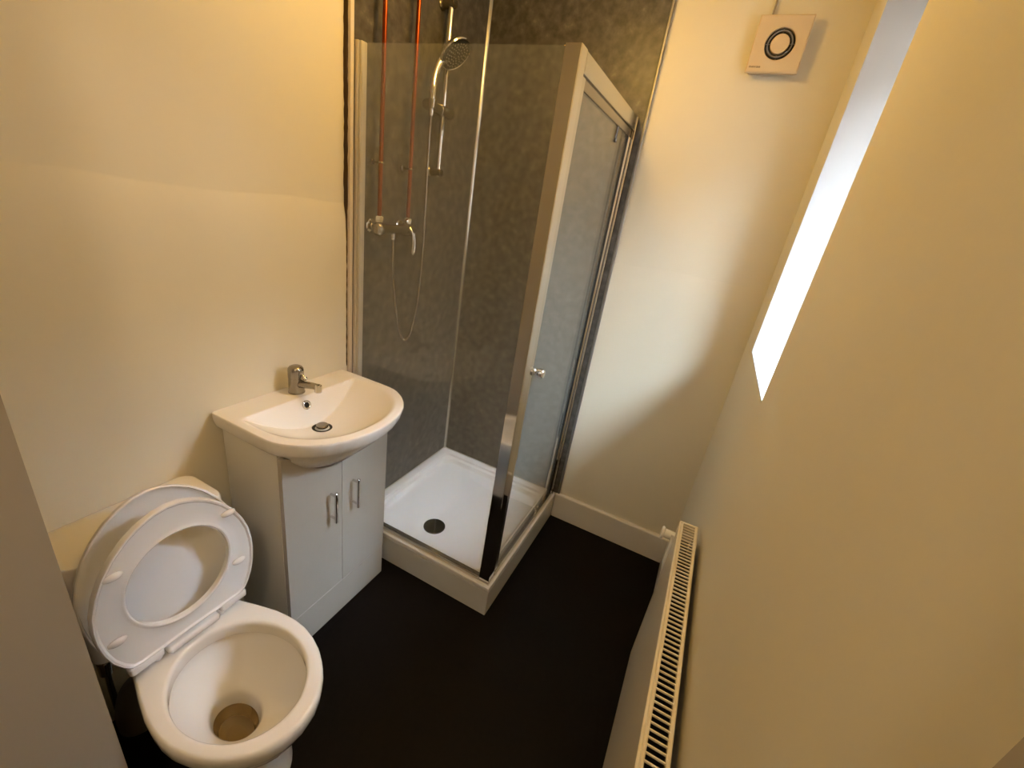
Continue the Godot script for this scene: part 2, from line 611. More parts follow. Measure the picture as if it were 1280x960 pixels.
func rrect(x0: float, z0: float, x1: float, z1: float, r: float, y: float) -> PackedVector3Array:
	var out := PackedVector3Array()
	for q in [[x1 - r, z1 - r, 0], [x0 + r, z1 - r, 1], [x0 + r, z0 + r, 2], [x1 - r, z0 + r, 3]]:
		for k in 7:
			var a: float = (q[2] + k / 6.0) * PI / 2
			out.append(Vector3(q[0] + r * cos(a), y, q[1] + r * sin(a)))
	return out

# ------------------------------------------------------------------ enclosure
func enclosure() -> void:
	var t := thing("shower_enclosure", "chrome framed glass shower enclosure standing on the white tray", "shower enclosure", Vector3(0.39, 0.15, 0.40))
	var H := 1.983
	var cp := MB.new()
	var e := 0.0022
	cp.extrude(PackedVector2Array([Vector2(0.702 + e, 0.724), Vector2(0.7485 - e, 0.724), Vector2(0.7485, 0.724 + e), Vector2(0.7485, 0.772 - e), Vector2(0.7485 - e, 0.772), Vector2(0.702 + e, 0.772), Vector2(0.702, 0.772 - e), Vector2(0.702, 0.724 + e)]), Vector3(0, 0.1505, 0), Vector3(1, 0, 0), Vector3(0, 0, 1), Vector3(0, H - 0.1505, 0))
	part("corner_post", cp, mats.chrome, t)
	# fixed pane, its wall channel and foot channel
	part("wall_channel", chan_mb(0.0105, 0.034, 0.746, 0.782, 0.1505, H), mats.channel_satin, t)
	part("glass_panel", bx(0.030, 0.160, 0.7585, 0.704, H - 0.003, 0.7645, 0.0005), mats.clear_glass, t, 40.0, "clear fixed glass panel")
	part("bottom_rail", bx(0.034, 0.1502, 0.750, 0.702, 0.168, 0.774, 0.002), mats.satin_chrome, t)
	# door side
	part("top_rail", bx(0.716, 1.934, 0.012, 0.7485, H, 0.724, 0.0025), mats.satin_chrome, t)
	part("guide_track", bx(0.722, 1.906, 0.05, 0.740, 1.934, 0.716, 0.002), mats.worn_chrome, t)
	part("bottom_rail", bx(0.716, 0.1502, 0.012, 0.750, 0.170, 0.724, 0.003), mats.satin_chrome, t)
	part("wall_channel", bx(0.708, 0.1505, 0.0145, 0.752, H, 0.040, 0.003), mats.chrome, t)
	part("gasket", bx(0.726, 0.171, 0.040, 0.742, 1.906, 0.050, 0.001), mats.dark_gasket, t)
	part("hinge_profile", bx(0.714, 0.171, 0.050, 0.748, 1.906, 0.082, 0.006), mats.chrome, t)
	part("gasket", bx(0.728, 0.171, 0.082, 0.741, 1.906, 0.088, 0.001), mats.dark_gasket, t)
	part("magnet_strip", bx(0.733, 0.171, 0.694, 0.7465, 1.930, 0.7245, 0.003), mats.aluminium, t)
	var door := part("glass_door", bx(0.731, 0.186, 0.086, 0.737, 1.905, 0.696, 0.0005), mats.clear_glass, t, 40.0, "clear pivoting glass door")
	var kb := MB.new()
	kb.lathe(Vector3(0.737, 1.062, 0.648), Vector3(1, 0, 0), [[0.012, 0.0], [0.012, 0.002], [0.0105, 0.004], [0.0105, 0.009], [0.0155, 0.011], [0.0165, 0.014], [0.0165, 0.032], [0.014, 0.035], [0.0, 0.036]], 28)
	kb.lathe(Vector3(0.731, 1.062, 0.648), Vector3(-1, 0, 0), [[0.012, 0.0], [0.012, 0.002], [0.0105, 0.004], [0.0105, 0.009], [0.0155, 0.011], [0.0165, 0.014], [0.0165, 0.032], [0.014, 0.035], [0.0, 0.036]], 28)
	part("door_knob", kb, mats.chrome, door, 35.0)
	kb = MB.new()
	kb.cyl(Vector3(0.734, 1.862, 0.245), Vector3(0.734, 1.906, 0.245), 0.007)
	kb.box(Vector3(0.728, 1.855, 0.236), Vector3(0.742, 1.868, 0.254), 0.002)
	part("pivot", kb, mats.dark_chrome, door)
	kb = MB.new()
	kb.cyl(Vector3(0.734, 0.170, 0.245), Vector3(0.734, 0.200, 0.245), 0.007)
	kb.box(Vector3(0.728, 0.190, 0.236), Vector3(0.742, 0.203, 0.254), 0.002)
	part("pivot", kb, mats.satin_chrome, door)
	# slim bead of silicone round the frame's foot
	var s := MB.new()
	s.box(Vector3(0.03, 0.1499, 0.7735), Vector3(0.752, 0.1535, 0.777), 0.001)
	s.box(Vector3(0.7495, 0.1499, 0.015), Vector3(0.753, 0.1535, 0.777), 0.001)
	part("silicone_bead", s, mats.silicone, t)

func chan_mb(x0: float, x1: float, z0: float, z1: float, y0: float, y1: float) -> MB:
	# a stepped wall channel: wide against the wall, narrower towards the glass
	var b := MB.new()
	b.box(Vector3(x0, y0, z0), Vector3(x0 + 0.014, y1, z1), 0.0015)
	b.box(Vector3(x0 + 0.014, y0, z0 + 0.005), Vector3(x1, y1, z1 - 0.006), 0.0015)
	return b

# ------------------------------------------------------------------ vanity cabinet
func vanity() -> void:
	var zc := 1.0765
	var t := thing("vanity_unit", "white gloss vanity cabinet with two doors under the basin", "cabinet", Vector3(0.13, 0, zc))
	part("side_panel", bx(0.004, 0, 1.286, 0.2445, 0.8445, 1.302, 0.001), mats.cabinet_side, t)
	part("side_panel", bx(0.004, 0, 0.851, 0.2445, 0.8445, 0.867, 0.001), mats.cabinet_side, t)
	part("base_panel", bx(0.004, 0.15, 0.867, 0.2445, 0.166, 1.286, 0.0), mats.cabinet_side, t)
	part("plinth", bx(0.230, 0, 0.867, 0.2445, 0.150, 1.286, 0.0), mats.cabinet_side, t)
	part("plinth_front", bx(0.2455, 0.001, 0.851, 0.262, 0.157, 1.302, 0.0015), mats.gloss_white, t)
	# the doors reach up behind the belly of the basin, their tops cut to its curve
	for s in [1, -1]:
		var za: float = zc + 0.0012 if s > 0 else zc - 0.2255
		var zb: float = zc + 0.2255 if s > 0 else zc - 0.0012
		var top := PackedVector2Array()
		top.append(Vector2(za - zc, 0.159))
		top.append(Vector2(zb - zc, 0.159))
		for k in 17:
			var z := lerpf(zb - zc, za - zc, k / 16.0)
			top.append(Vector2(z, minf(0.703 + 0.118 * pow(absf(z) / 0.205, 2.0), 0.822)))
		var db := MB.new()
		db.extrude(top, Vector3(0.2455, 0, zc), Vector3(0, 0, 1), Vector3(0, 1, 0), Vector3(0.0165, 0, 0))
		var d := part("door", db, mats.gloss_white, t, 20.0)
		var hz: float = zc + 0.0505 * s
		var h := MB.new()
		h.box(Vector3(0.2835, 0.487, hz - 0.005), Vector3(0.2935, 0.614, hz + 0.005), 0.002)
		h.cyl(Vector3(0.262, 0.503, hz), Vector3(0.285, 0.503, hz), 0.0042, 0.0004, 14)
		h.cyl(Vector3(0.262, 0.599, hz), Vector3(0.285, 0.599, hz), 0.0042, 0.0004, 14)
		part("handle", h, mats.chrome, d, 40.0, "slim chrome bar handle")

# ------------------------------------------------------------------ basin
func basin() -> void:
	var zc := 1.0765
	var top := 0.897
	var t := thing("wash_basin", "white ceramic basin with curved front on the vanity cabinet", "basin", Vector3(0.2, 0.845, zc))
	var half := [Vector2(0.001, 0.0), Vector2(0.001, 0.246), Vector2(0.006, 0.252), Vector2(0.10, 0.2535), Vector2(0.20, 0.2535), Vector2(0.24, 0.2525), Vector2(0.265, 0.249), Vector2(0.285, 0.2425), Vector2(0.305, 0.2315), Vector2(0.33, 0.2155), Vector2(0.355, 0.194), Vector2(0.38, 0.164), Vector2(0.40, 0.127), Vector2(0.414, 0.087), Vector2(0.423, 0.045), Vector2(0.4265, 0.0)]
	var c := Vector2(0.172, 0.0)
	var n := 240
	var ol := polar(half, c, n)
	var rings := []
	# underside: from the middle of the belly out to the skirt
	for s in [[0.716, 0.001, 0.001, 0.001], [0.716, 0.22, 0.30, 0.25], [0.724, 0.38, 0.60, 0.48], [0.752, 0.56, 0.75, 0.66], [0.80, 0.755, 0.85, 0.80], [0.832, 0.872, 0.92, 0.812], [0.8452, 0.912, 0.95, 0.83], [0.8455, 0.925, 0.985, 0.955], [0.852, 0.945, 0.995, 0.972], [0.872, 0.985, 1.0, 0.993], [0.889, 1.0, 1.0, 1.0], [0.8935, 0.998, 0.9985, 0.998], [0.896, 0.992, 0.996, 0.994], [0.897, 0.982, 0.99, 0.986]]:
		var r := PackedVector3Array()
		for p in ol:
			var d: Vector2 = p - c
			r.append(Vector3(c.x + d.x * (s[1] if d.x > 0 else s[2]), s[0], zc + d.y * s[3]))
		rings.append(r)
	# hollow: radial steps inwards
	var steps := 84
	for k in range(1, steps + 1):
		var f := 0.982 * (1.0 - float(k) / steps)
		f = maxf(f, 0.001)
		var r := PackedVector3Array()
		for p in ol:
			var d: Vector2 = (p - c) * f
			r.append(Vector3(c.x + d.x, hollow(c.x + d.x, d.y, top), zc + d.y))
		rings.append(r)
	var b := MB.new()
	b.loft(rings)
	part("basin_body", b, mats.ceramic, t, 24.0)
	# waste with raised plug
	var wb := hollow(0.172, 0.0, top)
	b = MB.new()
	b.lathe(Vector3(0.172, wb - 0.002, zc), Vector3.UP, [[0.034, 0.0], [0.034, 0.004], [0.031, 0.0055], [0.024, 0.005], [0.022, 0.001], [0.0, 0.001]], 36)
	var wa := part("waste", b, mats.waste_metal, t, 35.0, "dark metal basin waste")
	b = MB.new()
	b.lathe(Vector3(0.172, wb - 0.001, zc), Vector3.UP, [[0.006, 0.0], [0.006, 0.006], [0.0185, 0.007], [0.0195, 0.009], [0.0195, 0.014], [0.017, 0.016], [0.0, 0.0165]], 32)
	part("plug", b, mats.worn_chrome, wa, 35.0)
	# overflow ring on the back slope
	var ox := 0.1085
	var oc := Vector3(ox, hollow(ox, 0.0, top), zc + 0.008)
	var on := Vector3(2.2, 1.0, 0.0).normalized()
	b = MB.new()
	b.torus(oc + on * 0.0015, on, 0.0122, 0.0042)
	var ov := part("overflow_ring", b, mats.chrome, t)
	b = MB.new()
	b.lathe(oc + on * 0.0006, on, [[0.0105, -0.004], [0.0105, 0.0012], [0.0, 0.0012]], 24)
	part("overflow_hole", b, mats.black_hole, ov)

# height of the basin's top surface
func hollow(x: float, dz: float, top: float) -> float:
	var rx := 0.222 if x > 0.172 else 0.30
	var q := pow(absf(x - 0.172) / rx, 2.2) + pow(absf(dz) / 0.228, 2.2)
	var y := 0.800 + 0.0975 * pow(q, 0.80)
	var back := top - (x - 0.096) * 2.2
	var kb := 0.004
	var hb := clampf(0.5 + 0.5 * (back - y) / kb, 0.0, 1.0)
	y = lerpf(y, back, hb) + kb * hb * (1.0 - hb)
	# soft lip
	var k := 0.006
	var h := clampf(0.5 + 0.5 * (y - top) / k, 0.0, 1.0)
	return lerpf(y, top, h) - k * h * (1.0 - h)

func tap() -> void:
	var zc := 1.0745
	var x := 0.052
	var y := 0.8972
	var t := thing("basin_tap", "short chrome mixer tap standing on the back ledge of basin", "tap", Vector3(x, y, zc))
	var b := MB.new()
	b.lathe(Vector3(x, y, zc), Vector3.UP, [[0.0265, 0.0], [0.0265, 0.003], [0.0250, 0.006], [0.0245, 0.048], [0.0245, 0.054]], 36)
	part("tap_body", b, mats.worn_chrome, t, 35.0)
	b = MB.new()
	b.lathe(Vector3(x, y + 0.0535, zc), Vector3.UP, [[0.0235, 0.0], [0.0250, 0.001], [0.0250, 0.026], [0.0240, 0.033], [0.0205, 0.0385], [0.0130, 0.0425], [0.0, 0.0435]], 36)
	var lv := part("tap_lever", b, mats.worn_chrome, t, 35.0)
	b = MB.new()
	b.tube([Vector3(x + 0.022, y + 0.070, zc - 0.004), Vector3(x + 0.030, y + 0.066, zc - 0.005), Vector3(x + 0.036, y + 0.059, zc - 0.006)], 0.0035, 12)
	b.lathe(Vector3(x + 0.020, y + 0.074, zc - 0.003), Vector3(1, 0.35, 0), [[0.006, 0.0], [0.006, 0.003], [0.004, 0.005], [0.0, 0.0055]], 18)
	b.lathe(Vector3(x + 0.034, y + 0.058, zc - 0.006), Vector3(1, 0.2, 0), [[0.004, 0.0], [0.007, 0.002], [0.007, 0.005], [0.004, 0.008], [0.0, 0.0085]], 18)
	part("lever_stem", b, mats.chrome, lv)
	b = MB.new()
	b.tube(curve([Vector3(x + 0.014, y + 0.034, zc), Vector3(x + 0.045, y + 0.040, zc), Vector3(x + 0.080, y + 0.047, zc), Vector3(x + 0.106, y + 0.050, zc)], 4), 0.011, 18, [0.0135, 0.0133, 0.013, 0.0126, 0.0122, 0.0119, 0.0116, 0.0113, 0.011, 0.0108, 0.0107, 0.0106, 0.0105])
	var sp := part("spout", b, mats.worn_chrome, t)
	b = MB.new()
	b.cyl(Vector3(x + 0.103, y + 0.058, zc), Vector3(x + 0.103, y + 0.031, zc), 0.0115, 0.002, 20)
	part("aerator", b, mats.chrome, sp)

# ------------------------------------------------------------------ toilet
func toilet() -> void:
	var zc := 1.582
	var t := thing("toilet", "white close coupled toilet with seat and lid raised", "toilet", Vector3(0.33, 0, zc))
	var half := [Vector2(0.172, 0.0), Vector2(0.172, 0.105), Vector2(0.178, 0.114), Vector2(0.20, 0.121), Vector2(0.235, 0.130), Vector2(0.30, 0.151), Vector2(0.36, 0.1675), Vector2(0.40, 0.1735), Vector2(0.43, 0.1755), Vector2(0.47, 0.1735), Vector2(0.51, 0.164), Vector2(0.55, 0.149), Vector2(0.585, 0.1285), Vector2(0.615, 0.104), Vector2(0.64, 0.074), Vector2(0.656, 0.041), Vector2(0.6625, 0.0)]
	var c := Vector2(0.43, 0.0)
	var n := 96
	var ol := polar(half, c, n)
	var rings := []
	# outside, floor to rim: y, front reach, back reach, half width
	for s in [[0.0, 0.118, 0.230, 0.098], [0.012, 0.122, 0.232, 0.102], [0.05, 0.112, 0.225, 0.096], [0.12, 0.105, 0.215, 0.092], [0.19, 0.125, 0.215, 0.100], [0.25, 0.165, 0.222, 0.124], [0.30, 0.198, 0.235, 0.148], [0.335, 0.213, 0.245, 0.161], [0.358, 0.222, 0.252, 0.168], [0.366, 0.2285, 0.2565, 0.1735], [0.392, 0.2325, 0.258, 0.1755], [0.402, 0.231, 0.2572, 0.1745], [0.408, 0.227, 0.2555, 0.1715], [0.411, 0.221, 0.252, 0.1665]]:
		var r := PackedVector3Array()
		for p in ol:
			var d: Vector2 = p - c
			var k: float = s[1] / 0.2325 if d.x > 0 else s[2] / 0.258
			r.append(Vector3(c.x + d.x * k, s[0], zc + d.y * s[3] / 0.1755))
		rings.append(r)
	# inside: rim opening, flushing rim, bowl, sump
	for s in [[0.4112, 0.446, 0.178, 0.146], [0.410, 0.446, 0.173, 0.141], [0.406, 0.446, 0.1695, 0.1375], [0.398, 0.446, 0.168, 0.136], [0.372, 0.446, 0.1685, 0.1365], [0.366, 0.446, 0.171, 0.139], [0.364, 0.446, 0.181, 0.149], [0.352, 0.446, 0.184, 0.151], [0.325, 0.444, 0.175, 0.143], [0.285, 0.436, 0.148, 0.121], [0.250, 0.424, 0.114, 0.093], [0.226, 0.412, 0.090, 0.071], [0.214, 0.404, 0.077, 0.060], [0.200, 0.401, 0.070, 0.053], [0.150, 0.395, 0.064, 0.047], [0.105, 0.392, 0.052, 0.038], [0.088, 0.390, 0.030, 0.022]]:
		var r := PackedVector3Array()
		for k in n:
			var a := TAU * k / n
			r.append(Vector3(s[1] + s[2] * cos(a), s[0], zc + 0.003 + s[3] * sin(a)))
		rings.append(r)
	var b := MB.new()
	b.loft(rings)
	part("pan", b, mats.ceramic, t, 38.0)
	b = MB.new()
	var wr := []
	for s in [[0.106, 0.392, 0.0515, 0.0375], [0.150, 0.395, 0.0635, 0.0465], [0.163, 0.3966, 0.0650, 0.0480], [0.1635, 0.3966, 0.063, 0.046]]:
		var r := PackedVector3Array()
		for k in 40:
			var a := TAU * k / 40
			r.append(Vector3(s[1] + s[2] * cos(a), s[0], zc + 0.003 + s[3] * sin(a)))
		wr.append(r)
	b.loft(wr)
	part("water", b, mats.bowl_water, t, 40.0, "still water in the bowl")

	# cistern and its cover
	b = MB.new()
	var cr := []
	for s in [[0.400, 0.012, 0.155, 0.155, 0.03], [0.408, 0.004, 0.161, 0.161, 0.03], [0.50, 0.004, 0.164, 0.164, 0.03], [0.66, 0.004, 0.166, 0.168, 0.03], [0.697, 0.004, 0.166, 0.168, 0.03]]:
		cr.append(rrect(s[1], zc - s[3], s[2], zc + s[3], s[4], s[0]))
	b.loft(cr)
	part("cistern", b, mats.ceramic, t, 35.0)
	b = MB.new()
	cr = []
	for s in [[0.698, 0.003, 0.168, 0.170, 0.032], [0.702, 0.001, 0.172, 0.173, 0.034], [0.722, 0.001, 0.172, 0.173, 0.034], [0.729, 0.003, 0.169, 0.170, 0.034], [0.733, 0.010, 0.160, 0.162, 0.032], [0.7355, 0.03, 0.13, 0.13, 0.03]]:
		cr.append(rrect(s[1], zc - s[3], s[2], zc + s[3], s[4], s[0]))
	b.loft(cr)
	part("cistern_lid", b, mats.ceramic, t, 35.0)

	# seat ring, standing: s up the leaning plane, w across
	var so := [Vector2(0.036, 0.0), Vector2(0.036, 0.128), Vector2(0.044, 0.138), Vector2(0.062, 0.150), Vector2(0.09, 0.163), Vector2(0.125, 0.1725), Vector2(0.165, 0.1775), Vector2(0.20, 0.1775), Vector2(0.24, 0.173), Vector2(0.28, 0.161), Vector2(0.32, 0.142), Vector2(0.355, 0.118), Vector2(0.385, 0.088), Vector2(0.405, 0.058), Vector2(0.417, 0.028), Vector2(0.421, 0.0)]
	var sc := Vector2(0.215, 0.0)
	var m := 96
	var outer := polar(so, sc, m)
	var hinge := Vector3(0.262, 0.42, zc)
	var lean := 0.05
	var up := Vector3(-sin(lean), cos(lean), 0)
	var face := Vector3(cos(lean), sin(lean), 0)      # the side that looks down when the seat is closed
	var ring_at := func(f_out: float, depth: float, ins: float) -> PackedVector3Array:
		var r := PackedVector3Array()
		for k in m:
			var a := TAU * k / m
			var inner := Vector2(0.2165 + 0.1235 * cos(a), 0.114 * sin(a))
			if a > PI / 2 and a < PI * 1.5:
				inner.x = 0.2165 + 0.1245 * cos(a)
			var p: Vector2 = inner.lerp(outer[k], f_out)
			p += (outer[k] - inner).normalized() * ins
			r.append(hinge + up * p.x + face * depth + Vector3(0, 0, p.y))
		return r
	b = MB.new()
	b.loft([ring_at.call(1.0, -0.010, -0.006), ring_at.call(1.0, -0.006, 0.0), ring_at.call(1.0, 0.006, 0.0), ring_at.call(1.0, 0.009, -0.002), ring_at.call(1.0, 0.009, -0.006), ring_at.call(1.0, 0.005, -0.010),
		ring_at.call(0.5, 0.004, 0.0), ring_at.call(0.0, 0.005, 0.012), ring_at.call(0.0, 0.009, 0.007), ring_at.call(0.0, 0.0095, 0.003), ring_at.call(0.0, 0.007, 0.0), ring_at.call(0.0, -0.006, 0.0), ring_at.call(0.0, -0.011, 0.006), ring_at.call(0.5, -0.0145, 0.0)], false, true)
	var seat := part("seat", b, mats.seat_plastic, t, 38.0)
	for q in [[0.312, 0.122], [0.317, -0.126], [0.150, -0.133], [0.142, 0.145]]:
		b = MB.new()
		var o: Vector3 = hinge + up * q[0] + Vector3(0, 0, q[1])
		var pth := []
		for i in 7:
			pth.append(o + face * (0.0065 + 0.0065 * sin(PI * i / 6.0)) + Vector3(0, 0, lerpf(-0.016, 0.016, i / 6.0)) + up * 0.004 * sin(PI * i / 6.0))
		b.tube(pth, 0.006, 12, [0.004, 0.0070, 0.0082, 0.0086, 0.0082, 0.0070, 0.004])
		part("bumper", b, mats.seat_plastic, seat)
	# hinge: two lugs on the seat, bar of the lid between them, two posts on the deck
	for s in [-1.0, 1.0]:
		b = MB.new()
		b.box(Vector3(0.245, 0.434, zc + s * 0.105 - 0.036), Vector3(0.270, 0.460, zc + s * 0.105 + 0.036), 0.005)
		part("hinge_lug", b, mats.seat_plastic, seat, 60.0)
	# lid behind the seat, leaning on the cistern
	var lh := Vector3(0.226, 0.432, zc)
	var ll := 0.155
	var lup := Vector3(-sin(ll), cos(ll), 0)
	var lf := Vector3(cos(ll), sin(ll), 0)
	var lid_ring := func(f: float, depth: float, grow: float) -> PackedVector3Array:
		var r := PackedVector3Array()
		for k in m:
			var p: Vector2 = sc + (outer[k] - sc) * f
			p += (outer[k] - sc).normalized() * grow
			r.append(lh + lup * (p.x - 0.004) + lf * depth + Vector3(0, 0, p.y))
		return r
	b = MB.new()
	b.loft([lid_ring.call(0.02, -0.013, 0.0), lid_ring.call(0.6, -0.012, 0.0), lid_ring.call(0.93, -0.009, 0.0), lid_ring.call(1.0, -0.003, 0.001), lid_ring.call(1.0, 0.007, 0.002), lid_ring.call(1.0, 0.009, 0.0), lid_ring.call(1.0, 0.009, -0.003), lid_ring.call(1.0, 0.002, -0.005), lid_ring.call(0.9, -0.003, 0.0), lid_ring.call(0.6, -0.006, 0.0), lid_ring.call(0.02, -0.007, 0.0)])
	part("lid", b, mats.seat_plastic, t, 38.0)
	b = MB.new()
	b.box(Vector3(0.212, 0.420, zc - 0.064), Vector3(0.274, 0.444, zc + 0.064), 0.007)
	part("lid_hinge_bar", b, mats.seat_plastic, t, 60.0)
	for s in [-1.0, 1.0]:
		b = MB.new()
		b.cyl(Vector3(0.243, 0.4105, zc + s * 0.078), Vector3(0.243, 0.436, zc + s * 0.078), 0.011, 0.001, 20)
		part("hinge_post", b, mats.seat_plastic, t)
	# waste and supply pipes behind the pan
	b = MB.new()
	b.tube(curve([Vector3(0.24, 0.20, zc + 0.02), Vector3(0.15, 0.19, zc + 0.05), Vector3(0.09, 0.15, zc + 0.075), Vector3(0.06, 0.06, zc + 0.085), Vector3(0.055, 0.001, zc + 0.085)], 6), 0.052, 24)
	part("waste_pipe", b, mats.grey_plastic, t, 40.0, "grey soil pipe behind the pan")
	b = MB.new()
	b.tube(curve([Vector3(0.035, 0.001, zc + 0.12), Vector3(0.035, 0.20, zc + 0.12), Vector3(0.04, 0.34, zc + 0.11), Vector3(0.06, 0.403, zc + 0.10)], 6), 0.0075, 12)
	b.cyl(Vector3(0.035, 0.235, zc + 0.12), Vector3(0.035, 0.285, zc + 0.12), 0.014, 0.003, 16)
	part("supply_pipe", b, mats.worn_chrome, t)

# ------------------------------------------------------------------ radiator
func radiator() -> void:
	var xf := 1.3345; var xb := 1.3865; var yb := 0.1885; var yt := 0.783; var z0 := 0.766; var z1 := 1.766
	var t := thing("radiator", "long cream radiator with slotted top grille under the window", "radiator", Vector3(1.36, yb, 1.266))
	part("front_panel", bx(xf, yb, z0 + 0.004, xf + 0.010, yt - 0.012, z1 - 0.004, 0.004), mats.radiator_enamel, t, 60.0)
	part("side_cover", bx(xf + 0.001, yb + 0.02, z0, xb, yt - 0.002, z0 + 0.0035, 0.001), mats.radiator_enamel, t)
	part("side_cover", bx(xf + 0.001, yb + 0.02, z1 - 0.0035, xb, yt - 0.002, z1, 0.001), mats.radiator_enamel, t)
	part("back_plate", bx(xb - 0.003, yb + 0.02, z0 + 0.004, xb - 0.001, yt - 0.02, z1 - 0.004), mats.radiator_inside, t)
	# folded convector fins behind the front panel
	var b := MB.new()
	var fins := PackedVector2Array()
	var nf := 40
	for i in nf:
		var z := z0 + 0.015 + i * (z1 - z0 - 0.03) / nf
		fins.append(Vector2(z, 0.012)); fins.append(Vector2(z + 0.008, 0.040)); fins.append(Vector2(z + 0.0125, 0.040)); fins.append(Vector2(z + 0.0205, 0.012))
	for i in range(fins.size() - 1):
		var p := fins[i]; var q := fins[i + 1]
		b.quad(Vector3(xf + p.y, yb + 0.05, p.x), Vector3(xf + q.y, yb + 0.05, q.x), Vector3(xf + q.y, yt - 0.05, q.x), Vector3(xf + p.y, yt - 0.05, p.x))
		b.quad(Vector3(xf + p.y + 0.001, yb + 0.05, p.x), Vector3(xf + p.y + 0.001, yt - 0.05, p.x), Vector3(xf + q.y + 0.001, yt - 0.05, q.x), Vector3(xf + q.y + 0.001, yb + 0.05, q.x))
	part("convector_fins", b, mats.radiator_inside, t, 20.0)
	# top grille: two long edges, two end caps, cross bars
	b = MB.new()
	b.box(Vector3(xf - 0.002, yt - 0.014, z0 + 0.003), Vector3(xf + 0.0045, yt, z1 - 0.003), 0.0018)
	b.box(Vector3(xf + 0.006, yt - 0.010, z0 + 0.003), Vector3(xf + 0.0115, yt - 0.001, z1 - 0.003), 0.0018)
	b.box(Vector3(xf + 0.002, yt - 0.013, z0 + 0.003), Vector3(xf + 0.008, yt - 0.003, z1 - 0.003))
	b.box(Vector3(xb - 0.008, yt - 0.014, z0 + 0.003), Vector3(xb, yt, z1 - 0.003), 0.0018)
	b.box(Vector3(xf - 0.002, yt - 0.014, z0 - 0.001), Vector3(xb, yt + 0.001, z0 + 0.006), 0.0015)
	b.box(Vector3(xf - 0.002, yt - 0.014, z1 - 0.006), Vector3(xb, yt + 0.001, z1 + 0.001), 0.0015)
	var grille := part("top_grille", b, mats.radiator_enamel, t)
	var bar := bx(xf + 0.0100, yt - 0.006, -0.0015, xb - 0.0070, yt - 0.0012, 0.0015, 0.0006).done(40.0)
	var nb := 73
	for i in nb:
		var o := MeshInstance3D.new()
		o.name = "grille_bar"
		o.mesh = bar
		o.material_override = mats.radiator_enamel
		o.position = Vector3(0, 0, lerpf(z0 + 0.016, z1 - 0.016, float(i) / (nb - 1)))
		grille.add_child(o, true)
	for z in [z0 + 0.15, z1 - 0.15]:
		b = MB.new()
		b.box(Vector3(xb - 0.002, yb + 0.10, z - 0.015), Vector3(W, yt - 0.12, z + 0.015), 0.001)
		part("wall_bracket", b, mats.radiator_enamel, t)
	# valve with its head at the far end and the pipe down to the floor
	b = MB.new()
	b.cyl(Vector3(1.338, 0.60, 0.748), Vector3(1.338, 0.715, 0.748), 0.011, 0.002)
	b.cyl(Vector3(1.338, 0.692, 0.748), Vector3(1.356, 0.692, 0.748), 0.010, 0.002)
	b.cyl(Vector3(1.352, 0.692, 0.744), Vector3(1.352, 0.692, 0.772), 0.010, 0.002)
	var vl := part("valve", b, mats.upvc, t)
	b = MB.new()
	b.lathe(Vector3(1.340, 0.697, 0.735), Vector3(-1, 0, 0), [[0.012, 0.0], [0.013, 0.002], [0.0145, 0.008], [0.0145, 0.034], [0.0195, 0.036], [0.0200, 0.038], [0.0200, 0.042], [0.018, 0.044], [0.0, 0.0445]], 30)
	part("valve_head", b, mats.upvc, vl, 35.0)
	b = MB.new()
	b.tube(curve([Vector3(1.373, 0.0, 0.735), Vector3(1.373, 0.30, 0.735), Vector3(1.372, 0.44, 0.737), Vector3(1.355, 0.53, 0.742), Vector3(1.338, 0.575, 0.748), Vector3(1.338, 0.61, 0.748)], 6), 0.0075, 14)
	part("pipe", b, mats.upvc, vl)

